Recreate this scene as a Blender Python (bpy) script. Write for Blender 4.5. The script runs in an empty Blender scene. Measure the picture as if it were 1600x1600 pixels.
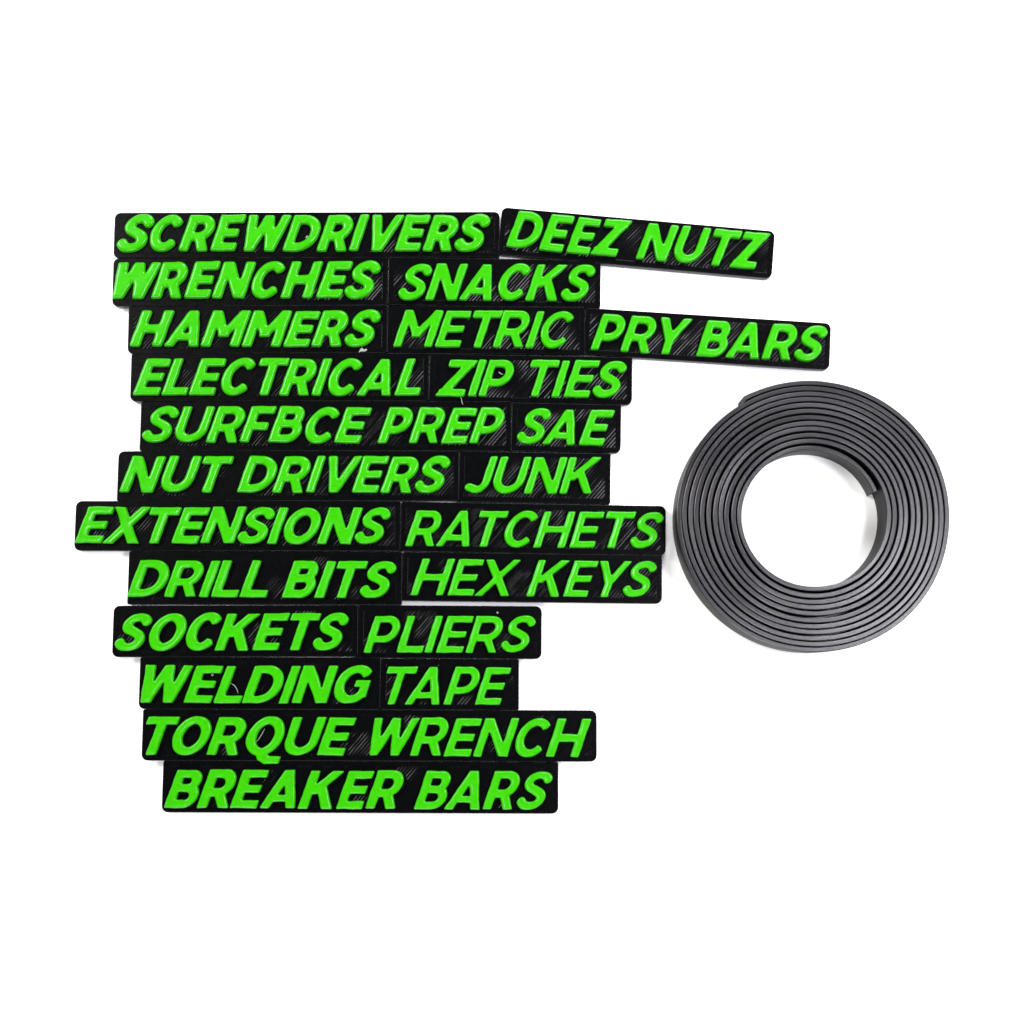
import bpy, math, random
import numpy as np

# ------------------------------------------------------------------ set-up
# Lengths below are written in "units" of K metres (a label is about 75 units = 12.7 mm high).
K = 0.00017
sc = bpy.context.scene
C = sc.collection
rng = np.random.default_rng(7)
random.seed(7)

# ------------------------------------------------------------------ camera
D = 2190.0                       # camera distance to the middle of the picture
TILT = math.radians(7.0)         # the camera hangs a little towards the lower edge
ZREF = 15.0
CX, CY = 800.0, 800.0
ct, st = math.cos(TILT), math.sin(TILT)
CAM = np.array([0.0, -D * st, ZREF + D * ct])
RIGHT = np.array([1.0, 0, 0]); UP = np.array([0, ct, st]); FWD = np.array([0, st, -ct])
cam = bpy.data.cameras.new('camera')
cam.sensor_width = 36.0
cam.lens = 18.0 / (800.0 / D)
cam.clip_start = 0.01
cam.clip_end = 50.0
co = bpy.data.objects.new('camera', cam)
C.objects.link(co)
co.location = tuple(CAM * K)
co.rotation_euler = (TILT, 0, 0)
sc.camera = co


def at(x, y, z):
    """point of the photograph -> point of the plane at height z (units)"""
    d = FWD * D + RIGHT * (x - CX) + UP * (CY - y)
    t = (z - CAM[2]) / d[2]
    return CAM + d * t


# ------------------------------------------------------------------ world, lamps, exposure
w = bpy.data.worlds.new('World')
sc.world = w
w.use_nodes = True
bg = w.node_tree.nodes['Background']
bg.inputs[0].default_value = (0.93, 0.97, 1.0, 1)
bg.inputs[1].default_value = 0.08
sc.view_settings.view_transform = 'Standard'
sc.view_settings.look = 'None'
sc.view_settings.gamma = 1.0
sc.view_settings.use_curve_mapping = False
sc.view_settings.exposure = 0.0


def lamp(name, pos, size, power, col, aim=(0, 0, 0)):
    l = bpy.data.lights.new(name, 'AREA')
    l.shape = 'RECTANGLE'
    l.size, l.size_y = size[0] * K, size[1] * K
    l.energy = power
    l.color = col
    o = bpy.data.objects.new(name, l)
    C.objects.link(o)
    p = np.array(pos, float); a = np.array(aim, float)
    o.location = tuple(p * K)
    from mathutils import Vector
    o.rotation_euler = Vector(tuple(a - p)).to_track_quat('-Z', 'Y').to_euler()
    return o


lamp('area_lamp', (1380, -200, 2150), (650, 650), 1.75, (0.93, 0.92, 1.0), (250, 0, 0))
lamp('area_lamp', (-2600, 1300, 2300), (1300, 1300), 4.54, (1.0, 0.98, 0.95), (-100, 0, 0))  # added fill, like the three below, to keep the surface white
lamp('area_lamp', (600, 3100, 2200), (1600, 900), 4.54, (1.0, 1.0, 1.0), (0, 100, 0))
lamp('area_lamp', (-700, -3300, 2300), (1600, 900), 4.08, (1.0, 1.0, 1.0), (0, -100, 0))
lamp('area_lamp', (3300, 900, 2300), (900, 1600), 2.95, (1.0, 1.0, 1.0), (300, 0, 0))


# ------------------------------------------------------------------ materials
def new_mat(name):
    m = bpy.data.materials.new(name)
    m.use_nodes = True
    nt = m.node_tree
    return m, nt, nt.nodes['Principled BSDF']


def nd(nt, typ, **kw):
    n = nt.nodes.new(typ)
    for k, v in kw.items():
        setattr(n, k, v)
    return n


def tex_coord(nt, out='Object'):
    return nd(nt, 'ShaderNodeTexCoord').outputs[out]


def noise(nt, vec, scale, detail=3.0, rough=0.55):
    n = nd(nt, 'ShaderNodeTexNoise')
    n.inputs['Scale'].default_value = scale
    n.inputs['Detail'].default_value = detail
    n.inputs['Roughness'].default_value = rough
    nt.links.new(vec, n.inputs['Vector'])
    return n.outputs['Fac']


def ramp(nt, fac, stops):
    r = nd(nt, 'ShaderNodeValToRGB')
    els = r.color_ramp.elements
    while len(els) < len(stops):
        els.new(0.5)
    for e, (p, c) in zip(els, stops):
        e.position = p
        e.color = c if len(c) == 4 else (*c, 1)
    nt.links.new(fac, r.inputs[0])
    return r.outputs[0]


def bump(nt, h, dist, strength=1.0, prev=None):
    b = nd(nt, 'ShaderNodeBump')
    b.inputs['Strength'].default_value = strength
    b.inputs['Distance'].default_value = dist
    nt.links.new(h, b.inputs['Height'])
    if prev is not None:
        nt.links.new(prev, b.inputs['Normal'])
    return b.outputs['Normal']


def mth(nt, op, a, b=None):
    n = nd(nt, 'ShaderNodeMath', operation=op)
    for i, v in enumerate((a, b)):
        if v is None:
            continue
        if isinstance(v, (int, float)):
            n.inputs[i].default_value = v
        else:
            nt.links.new(v, n.inputs[i])
    return n.outputs[0]


# white table top
M_white, nt, p = new_mat('white_sheet')
p.inputs['Base Color'].default_value = (0.9, 0.9, 0.9, 1)
p.inputs['Roughness'].default_value = 0.8
p.inputs['Specular IOR Level'].default_value = 0.2

# neon green print plastic
M_green, nt, p = new_mat('green_plastic')
oc = tex_coord(nt)
n1 = noise(nt, oc, 900.0, 2.0)
col = ramp(nt, n1, [(0.3, (0.0185, 0.262, 0.0)), (0.7, (0.0255, 0.300, 0.0))])
nt.links.new(col, p.inputs['Base Color'])
p.inputs['Roughness'].default_value = 0.27
p.inputs['Specular IOR Level'].default_value = 0.24
nt.links.new(bump(nt, noise(nt, oc, 1500.0, 2.0), 0.00002, 0.5), p.inputs['Normal'])


def black(name):
    m, nt, p = new_mat(name)
    oc = tex_coord(nt)
    p.inputs['Base Color'].default_value = (0.0006, 0.0007, 0.0009, 1)
    p.inputs['Specular IOR Level'].default_value = 0.125
    nz = noise(nt, oc, 700.0, 3.0)
    r = mth(nt, 'ADD', mth(nt, 'MULTIPLY', nz, 0.12), 0.22)
    nt.links.new(r, p.inputs['Roughness'])
    b = bump(nt, noise(nt, oc, 1800.0, 3.0), 0.000012, 0.5)
    nt.links.new(b, p.inputs['Normal'])
    return m


M_border = black('black_plastic')

# magnetic rubber strip
M_rub, nt, p = new_mat('magnetic_rubber')
uv = tex_coord(nt, 'UV')
mp = nd(nt, 'ShaderNodeMapping')
mp.inputs['Scale'].default_value = (60.0, 900.0, 1.0)
nt.links.new(uv, mp.inputs['Vector'])
n1 = noise(nt, mp.outputs[0], 1.0, 4.0)
oc = tex_coord(nt)
n2 = noise(nt, oc, 120.0, 3.0)
mix = mth(nt, 'ADD', mth(nt, 'MULTIPLY', n1, 0.6), mth(nt, 'MULTIPLY', n2, 0.4))
col = ramp(nt, mix, [(0.35, (0.0045, 0.0039, 0.0054)), (0.65, (0.0105, 0.0090, 0.0125))])
nt.links.new(col, p.inputs['Base Color'])
p.inputs['Roughness'].default_value = 0.33
p.inputs['Specular IOR Level'].default_value = 0.48
b = bump(nt, n1, 0.00004, 0.6)
b = bump(nt, noise(nt, oc, 1500.0, 3.0), 0.000015, 0.5, b)
nt.links.new(b, p.inputs['Normal'])

# the strip's broad faces are smooth and nearly black, only its cut edges are grey
M_face, nt, p = new_mat('magnetic_rubber_face')
p.inputs['Base Color'].default_value = (0.004, 0.004, 0.0042, 1)
p.inputs['Roughness'].default_value = 0.42
p.inputs['Specular IOR Level'].default_value = 0.08
nt.links.new(bump(nt, noise(nt, tex_coord(nt), 500.0, 3.0), 0.00003, 0.5), p.inputs['Normal'])

M_flake, nt, p = new_mat('pale_scrap')
p.inputs['Base Color'].default_value = (0.2, 0.21, 0.19, 1)
p.inputs['Roughness'].default_value = 0.4


# ------------------------------------------------------------------ object helpers
def mesh_obj(name, verts, faces, mats, parent=None, smooth=True, fmat=None):
    me = bpy.data.meshes.new(name)
    me.from_pydata([tuple(v) for v in verts], [], [tuple(int(i) for i in f) for f in faces])
    for m in (mats if isinstance(mats, (list, tuple)) else [mats]):
        me.materials.append(m)
    if smooth is True:
        me.polygons.foreach_set('use_smooth', [True] * len(me.polygons))
    elif smooth is not False:
        me.polygons.foreach_set('use_smooth', list(smooth))
    if fmat is not None:
        me.polygons.foreach_set('material_index', list(fmat))
    me.update()
    o = bpy.data.objects.new(name, me)
    C.objects.link(o)
    if parent is not None:
        o.parent = parent
    return o


def tag(o, label, cat, group=None):
    o['label'] = label
    o['category'] = cat
    if group:
        o['group'] = group


# ------------------------------------------------------------------ the white surface
S = 30000
g = mesh_obj('ground', [(-S * K, -S * K, 0), (S * K, -S * K, 0), (S * K, S * K, 0), (-S * K, S * K, 0)], [(0, 1, 2, 3)], M_white, smooth=False)
g['kind'] = 'structure'


# ------------------------------------------------------------------ the lettering: strokes -> rounded relief
class Glyph:
    """signed distance of a letter drawn in a box W wide and 1 high, stem width s, arm height a (all in cap heights)"""

    def __init__(self, u, v, s, a):
        self.u, self.v, self.s, self.a = u, v, s, a
        self.d = np.full(u.shape, 9.0)

    def add(self, d):
        self.d = np.minimum(self.d, d)

    def box(self, x0, x1, y0, y1):
        dx = np.abs(self.u - (x0 + x1) / 2) - (x1 - x0) / 2
        dy = np.abs(self.v - (y0 + y1) / 2) - (y1 - y0) / 2
        self.add(np.maximum(dx, dy))

    def diag(self, xb, yb, xt, yt, wd, y0=0.0, y1=1.0):
        m = (xt - xb) / (yt - yb)
        c = 1 / math.sqrt(1 + m * m)
        d = np.abs(self.u - (xb + m * (self.v - yb))) * c - wd / 2 * c
        d = np.maximum(d, np.maximum(y0 - self.v, self.v - y1))
        self.add(d)

    def path(self, pts, close=False, butt=False):
        pts = list(pts)
        if close:
            pts = pts + [pts[0]]
        n = len(pts) - 1
        for i in range(n):
            (x0, y0), (x1, y1) = pts[i], pts[i + 1]
            ex, ey = x1 - x0, y1 - y0
            L = math.hypot(ex, ey)
            if L < 1e-9:
                continue
            k = abs(ey) / L
            hw = (self.a + (self.s - self.a) * k) / 2
            t = ((self.u - x0) * ex + (self.v - y0) * ey) / (L * L)
            tc = np.clip(t, 0, 1)
            d = np.hypot(self.u - (x0 + tc * ex), self.v - (y0 + tc * ey)) - hw
            if butt and not close:
                if i == 0:
                    d = np.maximum(d, -t * L - hw * 0.25)
                if i == n - 1:
                    d = np.maximum(d, (t - 1) * L - hw * 0.25)
            self.add(d)


def arc(cx, cy, rx, ry, a0, a1, n=22, p=1.0):
    out = []
    for i in range(n + 1):
        a = math.radians(a0 + (a1 - a0) * i / n)
        c, s = math.cos(a), math.sin(a)
        c = math.copysign(abs(c) ** p, c); s = math.copysign(abs(s) ** p, s)
        out.append((cx + rx * c, cy + ry * s))
    return out


def catmull(P, n=5):
    P = [P[0]] + list(P) + [P[-1]]
    out = []
    for i in range(1, len(P) - 2):
        p0, p1, p2, p3 = (np.array(q) for q in P[i - 1:i + 3])
        for j in range(n):
            t = j / n
            out.append(tuple(0.5 * (2 * p1 + (p2 - p0) * t + (2 * p0 - 5 * p1 + 4 * p2 - p3) * t * t + (3 * p1 - p0 - 3 * p2 + p3) * t ** 3)))
    out.append(tuple(P[-2]))
    return out


WID = dict(A=.96, B=.80, C=.84, D=.88, E=.70, F=.68, G=.90, H=.88, I=.27, J=.62, K=.91, L=.69, M=1.06, N=.90, O=.94, P=.78, Q=.94,
           R=.82, S=.735, T=.80, U=.86, V=.92, W=1.22, X=.95, Y=.90, Z=.75)
GAP = 0.075
KERN = {'HA': -.03, 'RA': -.05, 'AE': .02, 'AC': -.03, 'CA': -.02, 'CH': .02, 'TA': -.12, 'AP': .03, 'AT': -.10, 'PA': -.08, 'AK': .0, 'BA': -.05, 'AR': .01, 'NA': -.03,
        'AM': -.03, 'RY': -.05, 'CK': .0, 'EX': -.06, 'XT': -.05, 'KE': .03, 'TR': -.06, 'CT': -.03, 'HE': .04, 'EE': .04, 'DE': .03, 'NU': .03, 'IE': .03, 'EY': -.06, 'YS': -.05, 'RT': -.03, 'EV': -.04, 'IV': -.02, 'VE': -.05, 'EW': -.03, 'WD': -.02, 'WR': -.02, 'AL': .02,
        'TC': -.03, 'ET': -.01, 'TO': -.06, 'KS': .01, 'LI': -.02, 'LD': -.03, 'LE': -.02, 'LL': -.02, 'SA': -.06, 'EB': .0, 'TE': .0}


def glyph(ch, u, v, W, s, a):
    g = Glyph(u, v, s, a)
    h = s / 2
    q = a / 2
    ds = s * 1.02                                   # slanted strokes
    if ch == 'A':
        g.diag(h, 0, W / 2, 1, ds); g.diag(W - h, 0, W / 2, 1, ds * 1.02); g.box(.22 * W, .8 * W, .17, .17 + a * .85)
    elif ch == 'B':
        g.box(0, s, 0, 1)
        r1 = (1 - q - .52) / 2
        g.path([(h, 1 - q)] + arc(W * .92 - h - r1 * .9, .52 + r1, r1 * .9, r1, 90, -90) + [(h, .52)])
        r2 = (.52 - q) / 2
        g.path([(h, .52)] + arc(W - h - r2, q + r2, r2, r2, 90, -90) + [(h, q)])
    elif ch in 'CG':
        cx = W / 2 + .03
        g.path(arc(cx, .5, cx - h, .5 - q + .01, 42, 318 if ch == 'C' else 330, 30), butt=True)
        if ch == 'G':
            g.box(W * .56, W * .99, .43, .43 + a * .9); g.box(W * .99 - s * .95, W * .99, .16, .5)
    elif ch == 'D':
        g.box(0, s, 0, 1)
        g.path([(h, 1 - q), (W * .36, 1 - q)] + arc(W * .36, .5, W * .64 - h, .5 - q, 90, -90, 24, .92) + [(W * .36, q), (h, q)])
    elif ch in 'EF':
        g.box(0, s, 0, 1); g.box(0, W, 1 - a, 1)
        if ch == 'E':
            g.box(0, W * .93, .5 - q, .5 + q); g.box(0, W, 0, a)
        else:
            g.box(0, W * .92, .45 - q, .45 + q)
    elif ch == 'H':
        g.box(0, s, 0, 1); g.box(W - s, W, 0, 1); g.box(h, W - h, .5 - q, .5 + q)
    elif ch == 'I':
        g.box(0, s, 0, 1)
    elif ch == 'J':
        g.box(W - s, W, .3, 1)
        g.path([(W - h, .5)] + arc(W * .5, .36, W * .5 - h, .36 - q, 0, -115, 16) + [(0.07, .17)])
    elif ch == 'K':
        g.box(0, s, 0, 1); g.diag(s * .55, .30, W - s * .62, 1, ds * 1.25, .37, 1); g.diag(W - h * 1.05, 0, W * .44, .62, ds * 1.08, 0, .62)
    elif ch == 'L':
        g.box(0, s, 0, 1); g.box(0, W, 0, a)
    elif ch == 'M':
        g.box(0, s, 0, 1); g.box(W - s, W, 0, 1)
        g.diag(W / 2, .32, h, 1, ds, .27, 1); g.diag(W / 2, .32, W - h, 1, ds, .27, 1)
    elif ch == 'N':
        g.box(0, s, 0, 1); g.box(W - s, W, 0, 1); g.diag(W - h * 1.05, 0, h * 1.05, 1, ds * 1.15)
    elif ch in 'OQ':
        g.path(arc(W / 2, .5, W / 2 - h, .5 - q + .01, 0, 350, 35), close=True)
        if ch == 'Q':
            g.path([(W * .50, .10), (W * .58, -.03), (W * .74, -.115), (W * 1.08, -.125)], butt=True)
    elif ch in 'PR':
        g.box(0, s, 0, 1)
        yb = .37 if ch == 'P' else .41
        r = (1 - q - yb) / 2
        rx = r * 1.02
        g.path([(h, 1 - q)] + arc(W * .97 - h - rx, yb + r, rx, r, 90, -90) + [(h, yb)])
        if ch == 'R':
            g.diag(W - h * .95, 0, W * .50, .5, ds * 1.05, 0, .5)
    elif ch == 'S':
        P = [(.86, .775), (.73, .87), (.52, .90), (.29, .845), (.185, .715), (.27, .59), (.50, .51), (.735, .415), (.82, .28), (.72, .155), (.49, .10), (.26, .125), (.10, .235)]
        g.path(catmull([(x * W, y) for x, y in P]), butt=True)
    elif ch == 'T':
        g.box(0, W, 1 - a, 1); g.box(W / 2 - h, W / 2 + h, 0, 1)
    elif ch == 'U':
        r = W / 2 - h
        g.path([(h, 1)] + arc(W / 2, .40, r, .40 - q, 180, 360, 24) + [(W - h, 1)])
        g.d = np.maximum(g.d, g.v - 1)
    elif ch == 'V':
        g.diag(W / 2, 0, h, 1, ds * 1.02); g.diag(W / 2, 0, W - h, 1, ds)
    elif ch == 'W':
        k = .27
        g.diag(W * k, 0, h, 1, ds); g.diag(W * k, 0, W / 2, 1, ds * .95); g.diag(W * (1 - k), 0, W / 2, 1, ds * .95); g.diag(W * (1 - k), 0, W - h, 1, ds)
    elif ch == 'X':
        g.diag(h, 0, W - h, 1, ds * 1.08); g.diag(W - h, 0, h, 1, ds * 1.12)
    elif ch == 'Y':
        g.diag(W / 2, .38, h, 1, ds * 1.05, .39, 1); g.diag(W / 2, .38, W - h, 1, ds * 1.05, .39, 1); g.box(W / 2 - h, W / 2 + h, 0, .46)
    elif ch == 'Z':
        g.box(W * .04, W, 1 - a, 1); g.box(0, W * .97, 0, a); g.diag(h * 1.25, a * .5, W - h * 1.25, 1 - a * .5, ds * 1.35)
    return g.d


def blur(f, sig):
    n = int(math.ceil(3 * sig))
    k = np.exp(-0.5 * (np.arange(-n, n + 1) / sig) ** 2)
    k /= k.sum()
    f = np.apply_along_axis(lambda r: np.convolve(r, k, 'same'), 0, f)
    return np.apply_along_axis(lambda r: np.convolve(r, k, 'same'), 1, f)


CELL = 0.8


def letter_field(ch, W, cap, s, a, shear, soft, wob, cell=CELL):
    """grid over one letter in units, origin at its lower left (unsheared) corner"""
    pad = 8
    y0, y1 = (-18 if ch == 'Q' else -pad), cap + pad
    x0, x1 = -pad - 6, W * cap + shear * cap + pad + 6
    xs = np.arange(x0, x1, cell); ys = np.arange(y0, y1, cell)
    X, Y = np.meshgrid(xs, ys)
    v = Y / cap
    u = (X - shear * Y) / cap
    d = glyph(ch, u, v, W, s, a) * cap
    if wob:
        ph = rng.uniform(0, 6.28, 6)
        d = d + wob * (np.sin(X / 7.1 + ph[0] + 1.3 * np.sin(Y / 9 + ph[1])) + np.sin(Y / 6.3 + ph[2] + np.sin(X / 8 + ph[3])) + .6 * np.sin((X + Y) / 3.3 + ph[4])) / 2
    occ = np.clip(0.5 - d / (1.2 * cell), 0, 1)
    return X, Y, blur(occ, soft / cell)


def extent(ch, W, cap, s, a, shear, soft):
    X, Y, f = letter_field(ch, W, cap, s, a, shear, soft, 0, 1.0)
    m = f > 0.5
    xs = X[m]
    return xs.min() - .4, xs.max() + .4


def letter_mesh(ch, W, cap, s, a, shear, soft, H, edge, rim, parent, loc, rot):
    X, Y, f = letter_field(ch, W, cap, s, a, shear, soft, 0.42)
    gy, gx = np.gradient(f, CELL)
    g2 = gx * gx + gy * gy + 1e-9
    inside = f > 0.5
    cellmask = inside[:-1, :-1] | inside[1:, :-1] | inside[:-1, 1:] | inside[1:, 1:]
    # cells whose inside corners are all marginal are dropped
    strong = f > 0.58
    cellmask &= strong[:-1, :-1] | strong[1:, :-1] | strong[:-1, 1:] | strong[1:, 1:]
    PX, PY = X.copy(), Y.copy()
    snap = f <= 0.58
    for _ in range(1):
        step = np.where(snap, (0.5 - f) / g2, 0)
        lim = 1.5 * CELL / np.sqrt(g2)
        step = np.clip(step, -lim, lim)
        PX = PX + step * gx
        PY = PY + step * gy
    ny, nx = f.shape
    idx = np.arange(ny * nx).reshape(ny, nx)
    cy, cx = np.nonzero(cellmask)
    quads = np.stack([idx[cy, cx], idx[cy, cx + 1], idx[cy + 1, cx + 1], idx[cy + 1, cx]], 1)
    used = np.unique(quads)
    remap = -np.ones(ny * nx, int)
    remap[used] = np.arange(len(used))
    quads = remap[quads]
    px = PX.ravel()[used]; py = PY.ravel()[used]
    # boundary edges
    E = np.concatenate([quads[:, [0, 1]], quads[:, [1, 2]], quads[:, [2, 3]], quads[:, [3, 0]]])
    key = np.sort(E, 1)
    uq, inv, cnt = np.unique(key[:, 0] * 1000003 + key[:, 1], return_inverse=True, return_counts=True)
    be = E[cnt[inv] == 1]
    bset = np.unique(be)
    bx, by = px[bset], py[bset]
    t = np.sqrt(((px[:, None] - bx[None]) ** 2 + (py[:, None] - by[None]) ** 2).min(1))
    r = edge
    tt = np.clip(t, 0, r)
    z = H - r * .85 + .85 * np.sqrt(np.maximum(r * r - (r - tt) ** 2, 0))
    z = z + rim * np.exp(-((t - r) / 1.3) ** 2) - rim * .6 * np.clip((t - r) / 4, 0, 1)
    ph = rng.uniform(0, 6.28, 3)
    z = z + 0.35 * np.sin(px / 9 + ph[0]) * np.sin(py / 8 + ph[1]) * np.clip(t / r, 0, 1)
    verts = np.stack([px, py, z], 1)
    nb = len(verts)
    bmap = {int(b): nb + i for i, b in enumerate(bset)}
    low = np.stack([bx, by, np.full(len(bx), -0.6)], 1)
    verts = np.concatenate([verts, low])
    faces = [tuple(q) for q in quads] + [(b, a_, bmap[int(a_)], bmap[int(b)]) for a_, b in be]
    o = mesh_obj('letter', verts * K, faces, M_green, parent)
    o.location = tuple(np.array(loc) * K)
    o.rotation_euler = (0, 0, rot)
    return o


# ------------------------------------------------------------------ a label: black plate with raised green letters
TP = 15.0      # plate thickness


def ridges(w_, h_, z0, amount, rightward):
    """the slanting extrusion lines of the print's top layer, clipped to the rectangle inside the border"""
    P = 4.3
    hw, hh = w_ / 2 - 8.6, h_ / 2 - 8.6
    a = math.radians(50)
    e = np.array([math.cos(a), math.sin(a)]); q_ = np.array([math.sin(a), -math.cos(a)])
    Q = hw * abs(q_[0]) + hh * abs(q_[1])
    ph = rng.uniform(0, 6.28, 8)
    V, F = [], []
    prev = None
    NS = 12
    k = 0
    qs = []
    q = -Q + .3
    while q < Q - .3:
        hj = 1 + rng.normal(0, .35)
        for o_, z in ((0, 0.0), (.8, .58), (1.7, .58), (3.2, 0.0)):
            if q + o_ < Q - .2:
                qs.append((q + o_ + rng.normal(0, .06), z * hj))
        q += P * (1 + rng.normal(0, .05))
    for qv, z in qs:
        # segment of the line inside the rectangle
        p0 = q_ * qv
        lo, hi = -1e9, 1e9
        for d, c, lim in ((e[0], p0[0], hw), (e[1], p0[1], hh)):
            t0, t1 = sorted(((-lim - c) / d, (lim - c) / d))
            lo, hi = max(lo, t0), min(hi, t1)
        if hi - lo < .5:
            prev = None
            continue
        row = []
        for i in range(NS + 1):
            p = p0 + e * (lo + (hi - lo) * i / NS)
            x, y = p
            n = (math.sin(x / 37 + ph[0] + 1.5 * math.sin(y / 25 + ph[1])) + math.sin(x / 17 + y / 21 + ph[2]) + math.sin(y / 14 - x / 29 + ph[3])) / 3
            am = amount + rightward * (x / hw) + .9 * n - .25 * (y / hh)
            am = min(max(am, 0.06), 1.0)
            row.append(len(V))
            V.append((x, y, z0 + .12 + z * am))
        if prev is not None:
            for i in range(NS):
                F.append((prev[i], prev[i + 1], row[i + 1], row[i]))
        prev = row
    return V, [tuple(reversed(f)) if True else f for f in F]


def plate(w_, h_, parent, TP, amount, rightward, radii):
    n = 6
    def loop(inset, z):
        pts = []
        hw, hh = w_ / 2 - inset, h_ / 2 - inset
        for sx, sy, a0, r in ((1, 1, 0, radii[1]), (-1, 1, 90, radii[0]), (-1, -1, 180, radii[3]), (1, -1, 270, radii[2])):
            rr = max(r - inset, 1.0)
            cx, cy = sx * (hw - rr), sy * (hh - rr)
            for i in range(n + 1):
                a = math.radians(a0 + 90 * i / n)
                pts.append((cx + rr * math.cos(a), cy + rr * math.sin(a), z))
        return pts
    loops = [loop(0.9, 0), loop(0.1, 1.2), loop(0, TP - .7), loop(0.2, TP - 0.2), loop(.7, TP), loop(8.0, TP), loop(8.5, TP - .14), loop(9.0, TP - .05)]
    m = len(loops[0])
    verts = [v for l in loops for v in l]
    faces, sm, fm = [], [], []
    for k in range(len(loops) - 1):
        for i in range(m):
            j = (i + 1) % m
            faces.append((k * m + i, k * m + j, (k + 1) * m + j, (k + 1) * m + i))
            sm.append(k in (0, 1, 2, 3)); fm.append(0)
    faces.append(tuple(range((len(loops) - 1) * m, len(loops) * m))); sm.append(False); fm.append(1)
    faces.append(tuple(reversed(range(m)))); sm.append(False); fm.append(0)
    V, F = ridges(w_, h_, TP, amount, rightward)
    b0 = len(verts)
    verts += V
    (x0, y0, _), (x1, y1, _), (x2, y2, _) = (V[i] for i in F[0][:3])
    flip = (x1 - x0) * (y2 - y0) - (y1 - y0) * (x2 - x0) < 0
    for f in F:
        f = tuple(b0 + i for i in f)
        faces.append(tuple(reversed(f)) if flip else f); sm.append(False)
    return mesh_obj('base_plate', np.array(verts) * K, faces, M_border, parent, smooth=sm)


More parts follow.
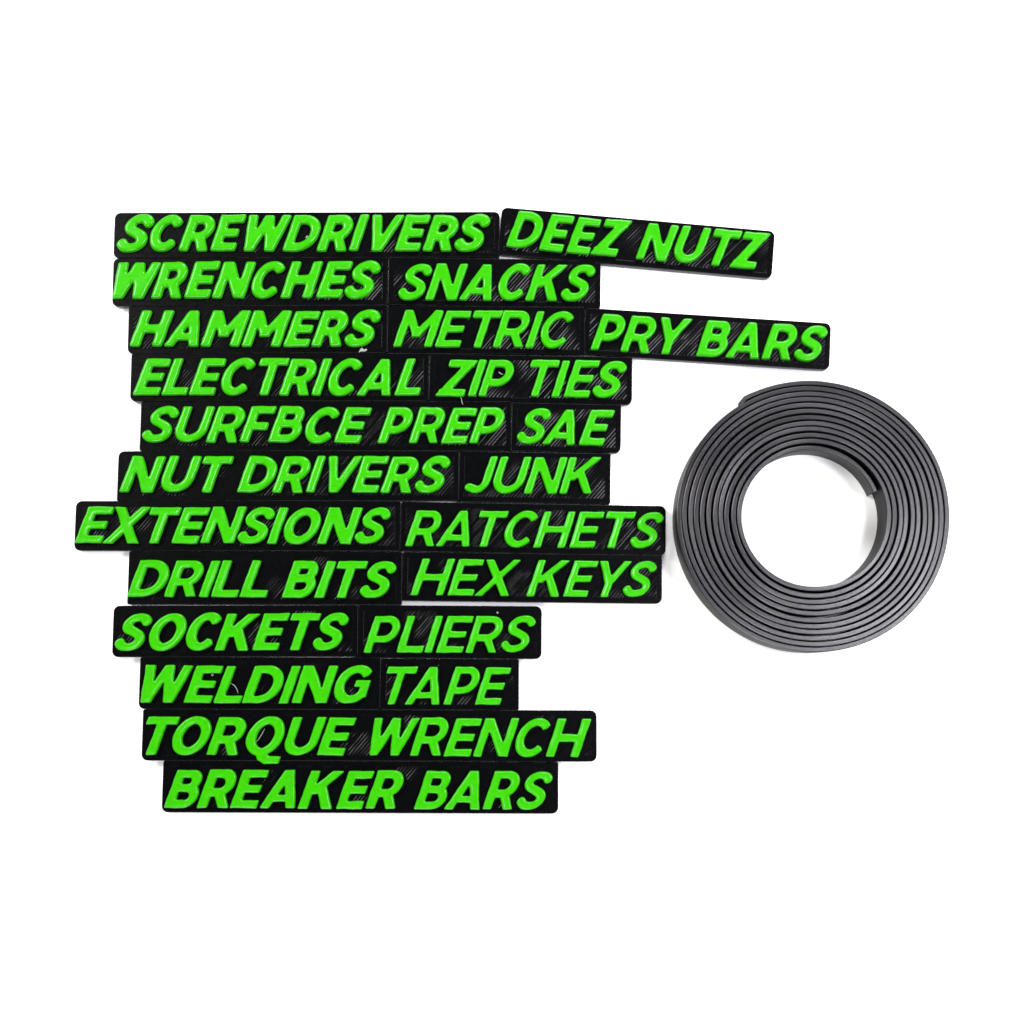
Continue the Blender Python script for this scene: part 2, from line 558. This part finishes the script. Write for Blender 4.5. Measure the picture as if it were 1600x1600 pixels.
# corners of the plate's top face in the photograph, then per word: text, x from, x to, baseline at both, cap height;  style
HEAVY = dict(s=.264, a=.235, soft=1.7, edge=5.8, rim=0.0)
MID = dict(s=.245, a=.215, soft=1.4, edge=4.8, rim=0.1)
THIN = dict(s=.212, a=.192, soft=1.3, edge=3.0, rim=0.25)
MIDR = dict(s=.224, a=.205, soft=1.4, edge=3.6, rim=0.2)
FLAT = dict(s=.25, a=.208, soft=1.0, edge=2.6, rim=0.35)
FTHIN = dict(s=.208, a=.184, soft=1.0, edge=2.4, rim=0.4)
LABELS = [
    ('screwdrivers', [(180, 333), (780.3, 331), (780.3, 401.5), (177, 402.5)], [('SCREWDRIVERS', 181, 766, 391, 390.5, 56.5)], HEAVY, .32),
    ('deez nutz', [(784, 323.8), (1211, 362), (1205, 434.5), (778.5, 397)], [('DEEZ', 790, 988, 384.5, 402.5, 57), ('NUTZ', 994, 1205, 402.5, 421.5, 57)], MIDR, .28),
    ('wrenches', [(178, 403.8), (605.5, 402.3), (604.5, 476), (175, 478.5)], [('WRENCHES', 174.5, 594, 465.5, 464, 57)], HEAVY, .32),
    ('snacks', [(607, 401.2), (938, 407.8), (938, 479), (607, 477)], [('SNACKS', 622, 930, 467, 469, 56.5)], MIDR, .32),
    ('hammers', [(202, 479.6), (605, 476.6), (604, 551), (199, 552.3)], [('HAMMERS', 202, 594, 540.5, 540.5, 56.5)], HEAVY, .33),
    ('metric', [(606, 478), (915.2, 480.2), (912.4, 553.6), (605, 552)], [('METRIC', 614, 898, 541, 542.5, 57)], THIN, .32),
    ('pry bars', [(914, 480.6), (1298, 506), (1296, 577), (912, 553.5)], [('PRY', 922.6, 1082, 545, 554.5, 57), ('BARS', 1088, 1295, 554.5, 566, 57)], MIDR, .28),
    ('electrical', [(206, 553.4), (670, 552.2), (669, 626), (203, 626.8)], [('ELECTRICAL', 206.7, 657, 616.5, 617, 57.5)], MID, .33),
    ('zip ties', [(671, 553), (988, 558.6), (987, 632), (671, 627)], [('ZIP', 680, 803, 617.5, 618.5, 57), ('TIES', 828, 980, 619, 620.5, 57)], THIN, .32),
    ('surfbce prep', [(221, 628), (799, 627.6), (798.5, 703.6), (218, 704.4)], [('SURFBCE', 221, 579, 690, 691.5, 56.5), ('PREP', 590, 787.6, 691.5, 692.5, 56.5)], MID, .33),
    ('sae', [(800, 629), (971, 633.4), (969, 707), (799, 704.6)], [('SAE', 808, 960, 692.5, 695.5, 55.5)], MIDR, .32),
    ('nut drivers', [(186, 705.4), (716.5, 704.8), (716.5, 782), (182, 782.2)], [('NUT', 185, 363, 768, 768.5, 57.5), ('DRIVERS', 369, 704, 769, 769.5, 57.5)], MID, .33),
    ('junk', [(717.5, 705.6), (953, 708.6), (954, 788), (717.5, 783)], [('JUNK', 726, 942, 770, 771, 57.5)], THIN, .32),
    ('extensions', [(120, 783.6), (626, 783.2), (625, 861), (115, 859.5)], [('EXTENSIONS', 117, 610, 848, 850, 57)], FLAT, .34),
    ('ratchets', [(627, 783.4), (1042, 791.8), (1038, 867), (626, 861.5)], [('RATCHETS', 632.5, 1036.6, 853, 856.5, 56.5)], FTHIN, .32),
    ('drill bits', [(204, 861.4), (628, 862.5), (627, 944.6), (197, 944)], [('DRILL', 197.7, 417.7, 932.5, 933, 57.5), ('BITS', 439.5, 618.7, 933.5, 934, 57.5)], FLAT, .34),
    ('hex keys', [(629, 862.6), (1034, 868), (1034, 942.5), (629, 938.5)], [('HEX', 641.4, 812.4, 930, 931.5, 57), ('KEYS', 822.4, 1026.4, 931.5, 933, 57)], FTHIN, .33),
    ('sockets', [(179, 947.2), (559, 945.8), (559, 1026), (174, 1026)], [('SOCKETS', 178, 545, 1016.5, 1016, 58)], FLAT, .33),
    ('pliers', [(560, 945.5), (846, 948), (846, 1029), (560, 1028)], [('PLIERS', 567.8, 837, 1020, 1019.5, 58)], FTHIN, .32),
    ('welding', [(220, 1027), (594.5, 1028), (594, 1108.4), (216, 1107.6)], [('WELDING', 219, 580.6, 1098, 1099.5, 59)], FLAT, .33),
    ('tape', [(595.5, 1029.4), (811, 1030.4), (810, 1109.4), (595.5, 1108.8)], [('TAPE', 603.6, 800, 1101, 1101.5, 59)], FTHIN, .32),
    ('torque wrench', [(225, 1109), (932, 1110), (932, 1190), (220, 1187.6)], [('TORQUE', 226, 555, 1179.5, 1181, 60), ('WRENCH', 577, 923, 1181, 1183, 60, .222, .192)], FLAT, .33),
    ('breaker bars', [(257, 1188.8), (872, 1191), (872, 1271), (251, 1269)], [('BREAKER', 255.6, 630, 1262.5, 1264.5, 60), ('BARS', 646.6, 862.8, 1264.5, 1266, 60, .235, .198)], FLAT, .34),
]
EXTRA = {'deez nutz': ', slanting down in the top row', 'pry bars': ', tilted beside the metric sign', 'breaker bars': ', lowest of all',
         'screwdrivers': ' at the upper edge', 'ratchets': ' touching the coiled strip'}
LH = 8.0
report = []
for text, quad, words_, sty, shear in LABELS:
    q = np.array([at(x, y, TP)[:2] for x, y in quad])
    cen = q.mean(0)
    e1 = (q[1] + q[2] - q[0] - q[3]); e1 /= np.linalg.norm(e1)
    e2 = np.array([-e1[1], e1[0]])
    wd = ((q[1] + q[2] - q[0] - q[3]) @ e1) / 2
    ht = ((q[0] + q[1] - q[2] - q[3]) @ e2) / 2
    ang = math.atan2(e1[1], e1[0])
    root = bpy.data.objects.new('label_sign', None)
    C.objects.link(root)
    root.empty_display_size = 0.005
    root.location = (cen[0] * K, cen[1] * K, 0)
    root.rotation_euler = (0, 0, ang)
    tag(root, 'black sign with raised green letters reading ' + text + EXTRA.get(text, ''), 'label', 'black signs with green tool names')
    tp = TP + float(rng.uniform(-.3, .3))
    row_y = np.mean([y for _, y in quad])
    am, rw = (.42, .15) if quad[0][0] > 550 else (.12, .45)  # light's fall put into ridge height: more glint rightward, less in low rows
    if row_y > 900:
        am, rw = am - .36, rw * .6
    radii = []
    for k in range(4):
        qx, qy = quad[k][0] + (-5, 5, 5, -5)[k], quad[k][1] + (-5, -5, 5, 5)[k]
        shared = any(o[1] is not quad and min(p[0] for p in o[1]) < qx < max(p[0] for p in o[1]) and
                     o[1][0][1] + (o[1][1][1] - o[1][0][1]) * (qx - o[1][0][0]) / (o[1][1][0] - o[1][0][0]) < qy <
                     o[1][3][1] + (o[1][2][1] - o[1][3][1]) * (qx - o[1][3][0]) / (o[1][2][0] - o[1][3][0]) for o in LABELS)
        radii.append(3.0 if shared else 9.5)
    if text == 'screwdrivers':
        radii[1] = 8.5
    plate(wd + .6, ht + .9, root, tp, am, rw, radii)
    caps = []
    for word, xa, xb, ya, yb, capi, *own in words_:
        zt = TP + LH
        A = at(xa, ya, zt)[:2]; B = at(xb, yb, zt)[:2]
        Tm = at((xa + xb) / 2, (ya + yb) / 2 - capi, zt)[:2]
        f1 = (B - A) / np.linalg.norm(B - A)
        f2 = np.array([-f1[1], f1[0]])
        cap = float((Tm - (A + B) / 2) @ f2)
        th = math.atan2(f1[1], f1[0])
        Lw = float(np.linalg.norm(B - A)) - cap * abs(math.sin(th)) * .9
        caps.append(round(cap, 1))
        s, a = own if own else (sty['s'], sty['a'])

        def layout(k):
            xs, x = [], 0.0
            for i, ch in enumerate(word):
                W = max(WID[ch] * k, s) if ch != 'I' else s
                xs.append((ch, x, W))
                x += W + (GAP + (KERN.get(word[i:i + 2], 0) if i + 1 < len(word) else 0)) * k
            return xs

        def span(k):
            L = layout(k)
            lo = extent(L[0][0], L[0][2], cap, s, a, shear, sty['soft'])[0] + L[0][1] * cap
            hi = max(extent(c, W, cap, s, a, shear, sty['soft'])[1] + x * cap for c, x, W in L[-2:])
            return lo, hi

        k0, k1 = .6, 1.6
        for _ in range(14):
            km = (k0 + k1) / 2
            lo, hi = span(km)
            if hi - lo < Lw:
                k0 = km
            else:
                k1 = km
        lo, hi = span(km)
        report.append((word, round(km, 3), round(cap, 1), round(ht, 1)))
        rot = th - ang
        for ch, x, W in layout(km):
            p = A + f1 * (x * cap - lo)
            dl = p - cen
            loc = (dl @ e1 + rng.normal(0, .25), dl @ e2 + rng.normal(0, .25), tp)
            letter_mesh(ch, W, cap * (1 + rng.normal(0, .006)), s * (1 + rng.normal(0, .025)), a * (1 + rng.normal(0, .025)), shear + rng.normal(0, .008),
                        sty['soft'], LH, sty['edge'], sty['rim'], root, loc, rot + rng.normal(0, .006))
for r in report:
    print('WORD', *r)

# ------------------------------------------------------------------ coiled magnetic strip
ZC = 60.0
T = 7.15
L_, R_ = at(1054.0, 807, ZC), at(1486.0, 807, ZC)
sc_c = (R_[0] - L_[0]) / 432.0                    # picture units -> units at the height of the strip's top
c0 = at(1269.5, 806.0, ZC)
SMAX = 4057.8
STEP = 2.5
s_arr = np.arange(0, SMAX + .1, STEP)
r = np.zeros(len(s_arr))
per = int(360 / STEP)
r0 = np.interp(np.arange(per) * STEP, [0, 30, 69, 110, 159, 205, 249, 300, 339, 360], [106.5, 107.0, 107.5, 110.0, 114.5, 114.5, 114.0, 117.5, 120.0, 121.0])
kern = np.hanning(19); kern /= kern.sum()
r0 = np.convolve(np.concatenate([np.full(9, r0[0]), r0, np.full(9, r0[-1])]), kern, 'valid')
turns = int(SMAX // 360) + 1
dev = np.array([0, .4, .5, .7, -1.7, 1.3, .4, .2, -.6, .5, -1.5, -.4, 0, 0, 0, 0])
ph = rng.uniform(0, 6.28, (turns + 3, 3))
for i, s in enumerate(s_arr):
    if i < per:
        r[i] = r0[i]
        continue
    ang = 21 + s
    base = np.interp(ang % 360, [0, 90, 180, 270, 360], [2.0, 2.25, 2.3, 2.25, 2.0])
    kf = s / 360.0
    ki = int(kf); fr = kf - ki
    dv = dev[ki] * (1 - fr) + dev[ki + 1] * fr
    aa = math.radians(ang)
    wv = .5 * math.sin(aa + kf * 1.7) + .5 * math.sin(2 * aa + kf * 2.9)
    gap = max(.12, base + dv + wv)
    if s < 360 + 110:                              # the free inner end stands off its neighbour
        gap += (121.0 - 106.5 - T - gap) * (0.5 + 0.5 * math.cos(math.pi * (s - 360) / 110))
    r[i] = r[i - per] + T + gap
print('coil outer r right', r[int((339 + 3600) / STEP)], 'top', r[int(4029 / STEP)], 'left', r[int((159 + 3600) / STEP)], 'bottom', r[int((249 + 3600) / STEP)])
lift = .5 * np.sin(np.radians(s_arr) * 1.3 + 1) + .7 * np.sin(np.radians(s_arr) * .31)
sr = np.radians(s_arr)
twist = .42 * (.22 * np.sin(sr * .77 + 2) + .2 * np.sin(sr * 1.37 + .5) + .16 * np.sin(sr * 2.9) + .1 * np.sin(sr * 6.1 + 1))
# outer tip springs away a little
tip = np.clip((s_arr - (SMAX - 14)) / 14, 0, 1)
r = r + tip ** 2 * .3
ca = np.radians(21 + s_arr)
cx = c0[0] + sc_c * r * np.cos(ca)
cy = c0[1] + sc_c * r * np.sin(ca)
tx, ty = np.gradient(cx), np.gradient(cy)
ln = np.hypot(tx, ty)
nx_, ny_ = -ty / ln, tx / ln
hw = T * sc_c / 2
prof = [(-hw * .98, 0), (-hw, .8), (-hw, ZC - 1.5), (-hw + .35, ZC - .5), (-hw + 1.2, ZC), (hw - 1.2, ZC), (hw - .35, ZC - .5), (hw, ZC - 1.5), (hw, .8), (hw * .98, 0)]
m = len(prof)
verts = []
lean = np.zeros(len(s_arr))
extra = np.clip(r[per:2 * per] - r[:per] - T, 0, None)
lean[:per] = np.clip(extra - 1.5, 0, None) * .9
length = np.concatenate([[0], np.cumsum(np.hypot(np.diff(cx), np.diff(cy)))])
for i in range(len(s_arr)):
    for o_, z in prof:
        zz = z if z < 2 else z + lift[i]
        if z > 2:
            zz += twist[i] * o_ / hw
        ol = lean[i] * sc_c * (1 - z / ZC)
        verts.append((cx[i] + nx_[i] * o_ + ol * math.cos(ca[i]), cy[i] + ny_[i] * o_ + ol * math.sin(ca[i]), zz))
faces = []
n = len(s_arr)
for i in range(n - 1):
    for j in range(m):
        k = (j + 1) % m
        faces.append((i * m + j, i * m + k, (i + 1) * m + k, (i + 1) * m + j))
faces.append(tuple(reversed(range(m))))
faces.append(tuple((n - 1) * m + j for j in range(m)))
verts = np.array(verts)
org = np.array([c0[0], c0[1], 0])
coil = mesh_obj('magnetic_strip', (verts - org) * K, faces, [M_rub, M_face], fmat=[0 if f < (n - 1) * m and (f % m) in (3, 4, 5) else 1 for f in range(len(faces))], smooth=[(f % m) in (1, 7) if f < (n - 1) * m else False for f in range(len(faces))])
coil.location = tuple(org * K)
me = coil.data
uvl = me.uv_layers.new(name='UVMap')
vi = np.zeros(len(me.loops), int)
me.loops.foreach_get('vertex_index', vi)
pu = length[vi // m] * K * 10
pv = np.array([0, 1, 75, 76, 77, 83, 84, 85, 160, 161.])[vi % m] * K * 10
uvl.data.foreach_set('uv', np.stack([pu, pv], 1).ravel())
import bmesh
bm = bmesh.new(); bm.from_mesh(me); bmesh.ops.recalc_face_normals(bm, faces=bm.faces); bm.to_mesh(me); bm.free()
tag(coil, 'dark grey flexible magnetic strip wound in a flat spiral coil', 'magnetic strip')


# ------------------------------------------------------------------ scraps of plastic lying on the signs
def fibre(pts, rad, label, z=TP + .8, name='plastic_fibre'):
    P = catmull([tuple(at(x, y, z + dz)) for x, y, dz in pts], 5)
    P = np.array(P)
    V, F = [], []
    k = 6
    for i, p in enumerate(P):
        t = P[min(i + 1, len(P) - 1)] - P[max(i - 1, 0)]
        t /= np.linalg.norm(t)
        nn = np.array([-t[1], t[0], 0]); nn /= np.linalg.norm(nn) + 1e-9
        b = np.cross(t, nn)
        rr = rad * (1 - .5 * abs(2 * i / (len(P) - 1) - 1) ** 3)
        for j in range(k):
            a = 2 * math.pi * j / k
            V.append(p + rr * (math.cos(a) * nn + math.sin(a) * b))
    for i in range(len(P) - 1):
        for j in range(k):
            j2 = (j + 1) % k
            F.append((i * k + j, i * k + j2, (i + 1) * k + j2, (i + 1) * k + j))
    F.append(tuple(reversed(range(k)))); F.append(tuple((len(P) - 1) * k + j for j in range(k)))
    V = np.array(V)
    o0 = V.mean(0)
    o = mesh_obj(name, (V - o0) * K, F, M_flake)
    o.location = tuple(o0 * K)
    tag(o, label, 'scrap')
    return o


def flake(outline, thick, label, z=TP + .1):
    top = [at(x, y, z + thick + dz) for x, y, dz in outline]
    bot = [np.array([p[0], p[1], z]) for p in top]
    n = len(top)
    V = np.array(top + bot)
    F = [tuple(reversed(range(n))), tuple(range(n, 2 * n))] + [(i, (i + 1) % n, n + (i + 1) % n, n + i) for i in range(n)]
    o0 = V.mean(0)
    o = mesh_obj('plastic_flake', (V - o0) * K, F, M_flake, smooth=False)
    me = o.data
    b = bmesh.new(); b.from_mesh(me); bmesh.ops.recalc_face_normals(b, faces=b.faces); b.to_mesh(me); b.free()
    o.location = tuple(o0 * K)
    tag(o, label, 'scrap')
    return o


flake([(560.5, 550.5, 0), (563, 545, .6), (566, 543, 1), (568, 546, .8), (573, 545, 1.6), (573.5, 547, 1.5), (570, 549, .6), (564, 549, .3)], 1.2, 'pale plastic flake under the last letter of the hammers sign')
flake([(776, 956, 0), (778, 955.5, .3), (779, 957.5, .3), (777.5, 959, .1), (776, 958, 0)], 1.0, 'tiny pale speck on the black rim above pliers')
flake([(330, 1053, 0), (333, 1052.4, .4), (333.6, 1055, .3), (331.5, 1056.5, .1), (330, 1055.4, 0)], 1.0, 'tiny pale speck beside the first e of welding')
flake([(477, 371, 0), (480, 367.5, .8), (482.5, 370, .6), (480, 372.5, .2)], 1.2, 'tiny pale speck inside the d of screwdrivers')
fibre([(359.5, 1067, .2), (366, 1071, 2.2), (370, 1077, 2.5), (372, 1084, .4)], .55, 'thin curled pale fibre beside the l of welding')
fibre([(398, 1160, .3), (402.5, 1157, .6), (408, 1149, 2.0), (414, 1138, .8)], .6, 'thin pale fibre inside the q of torque')
fibre([(719, 618, .5), (721, 624, 1.8), (722, 629, 1.4), (723.5, 632.5, .3)], .6, 'short pale fibre across the seam below zip ties')
fibre([(779, 581, .2), (782, 583.5, .8), (786, 585.5, .5)], .8, 'short pale fibre inside the p of zip ties')
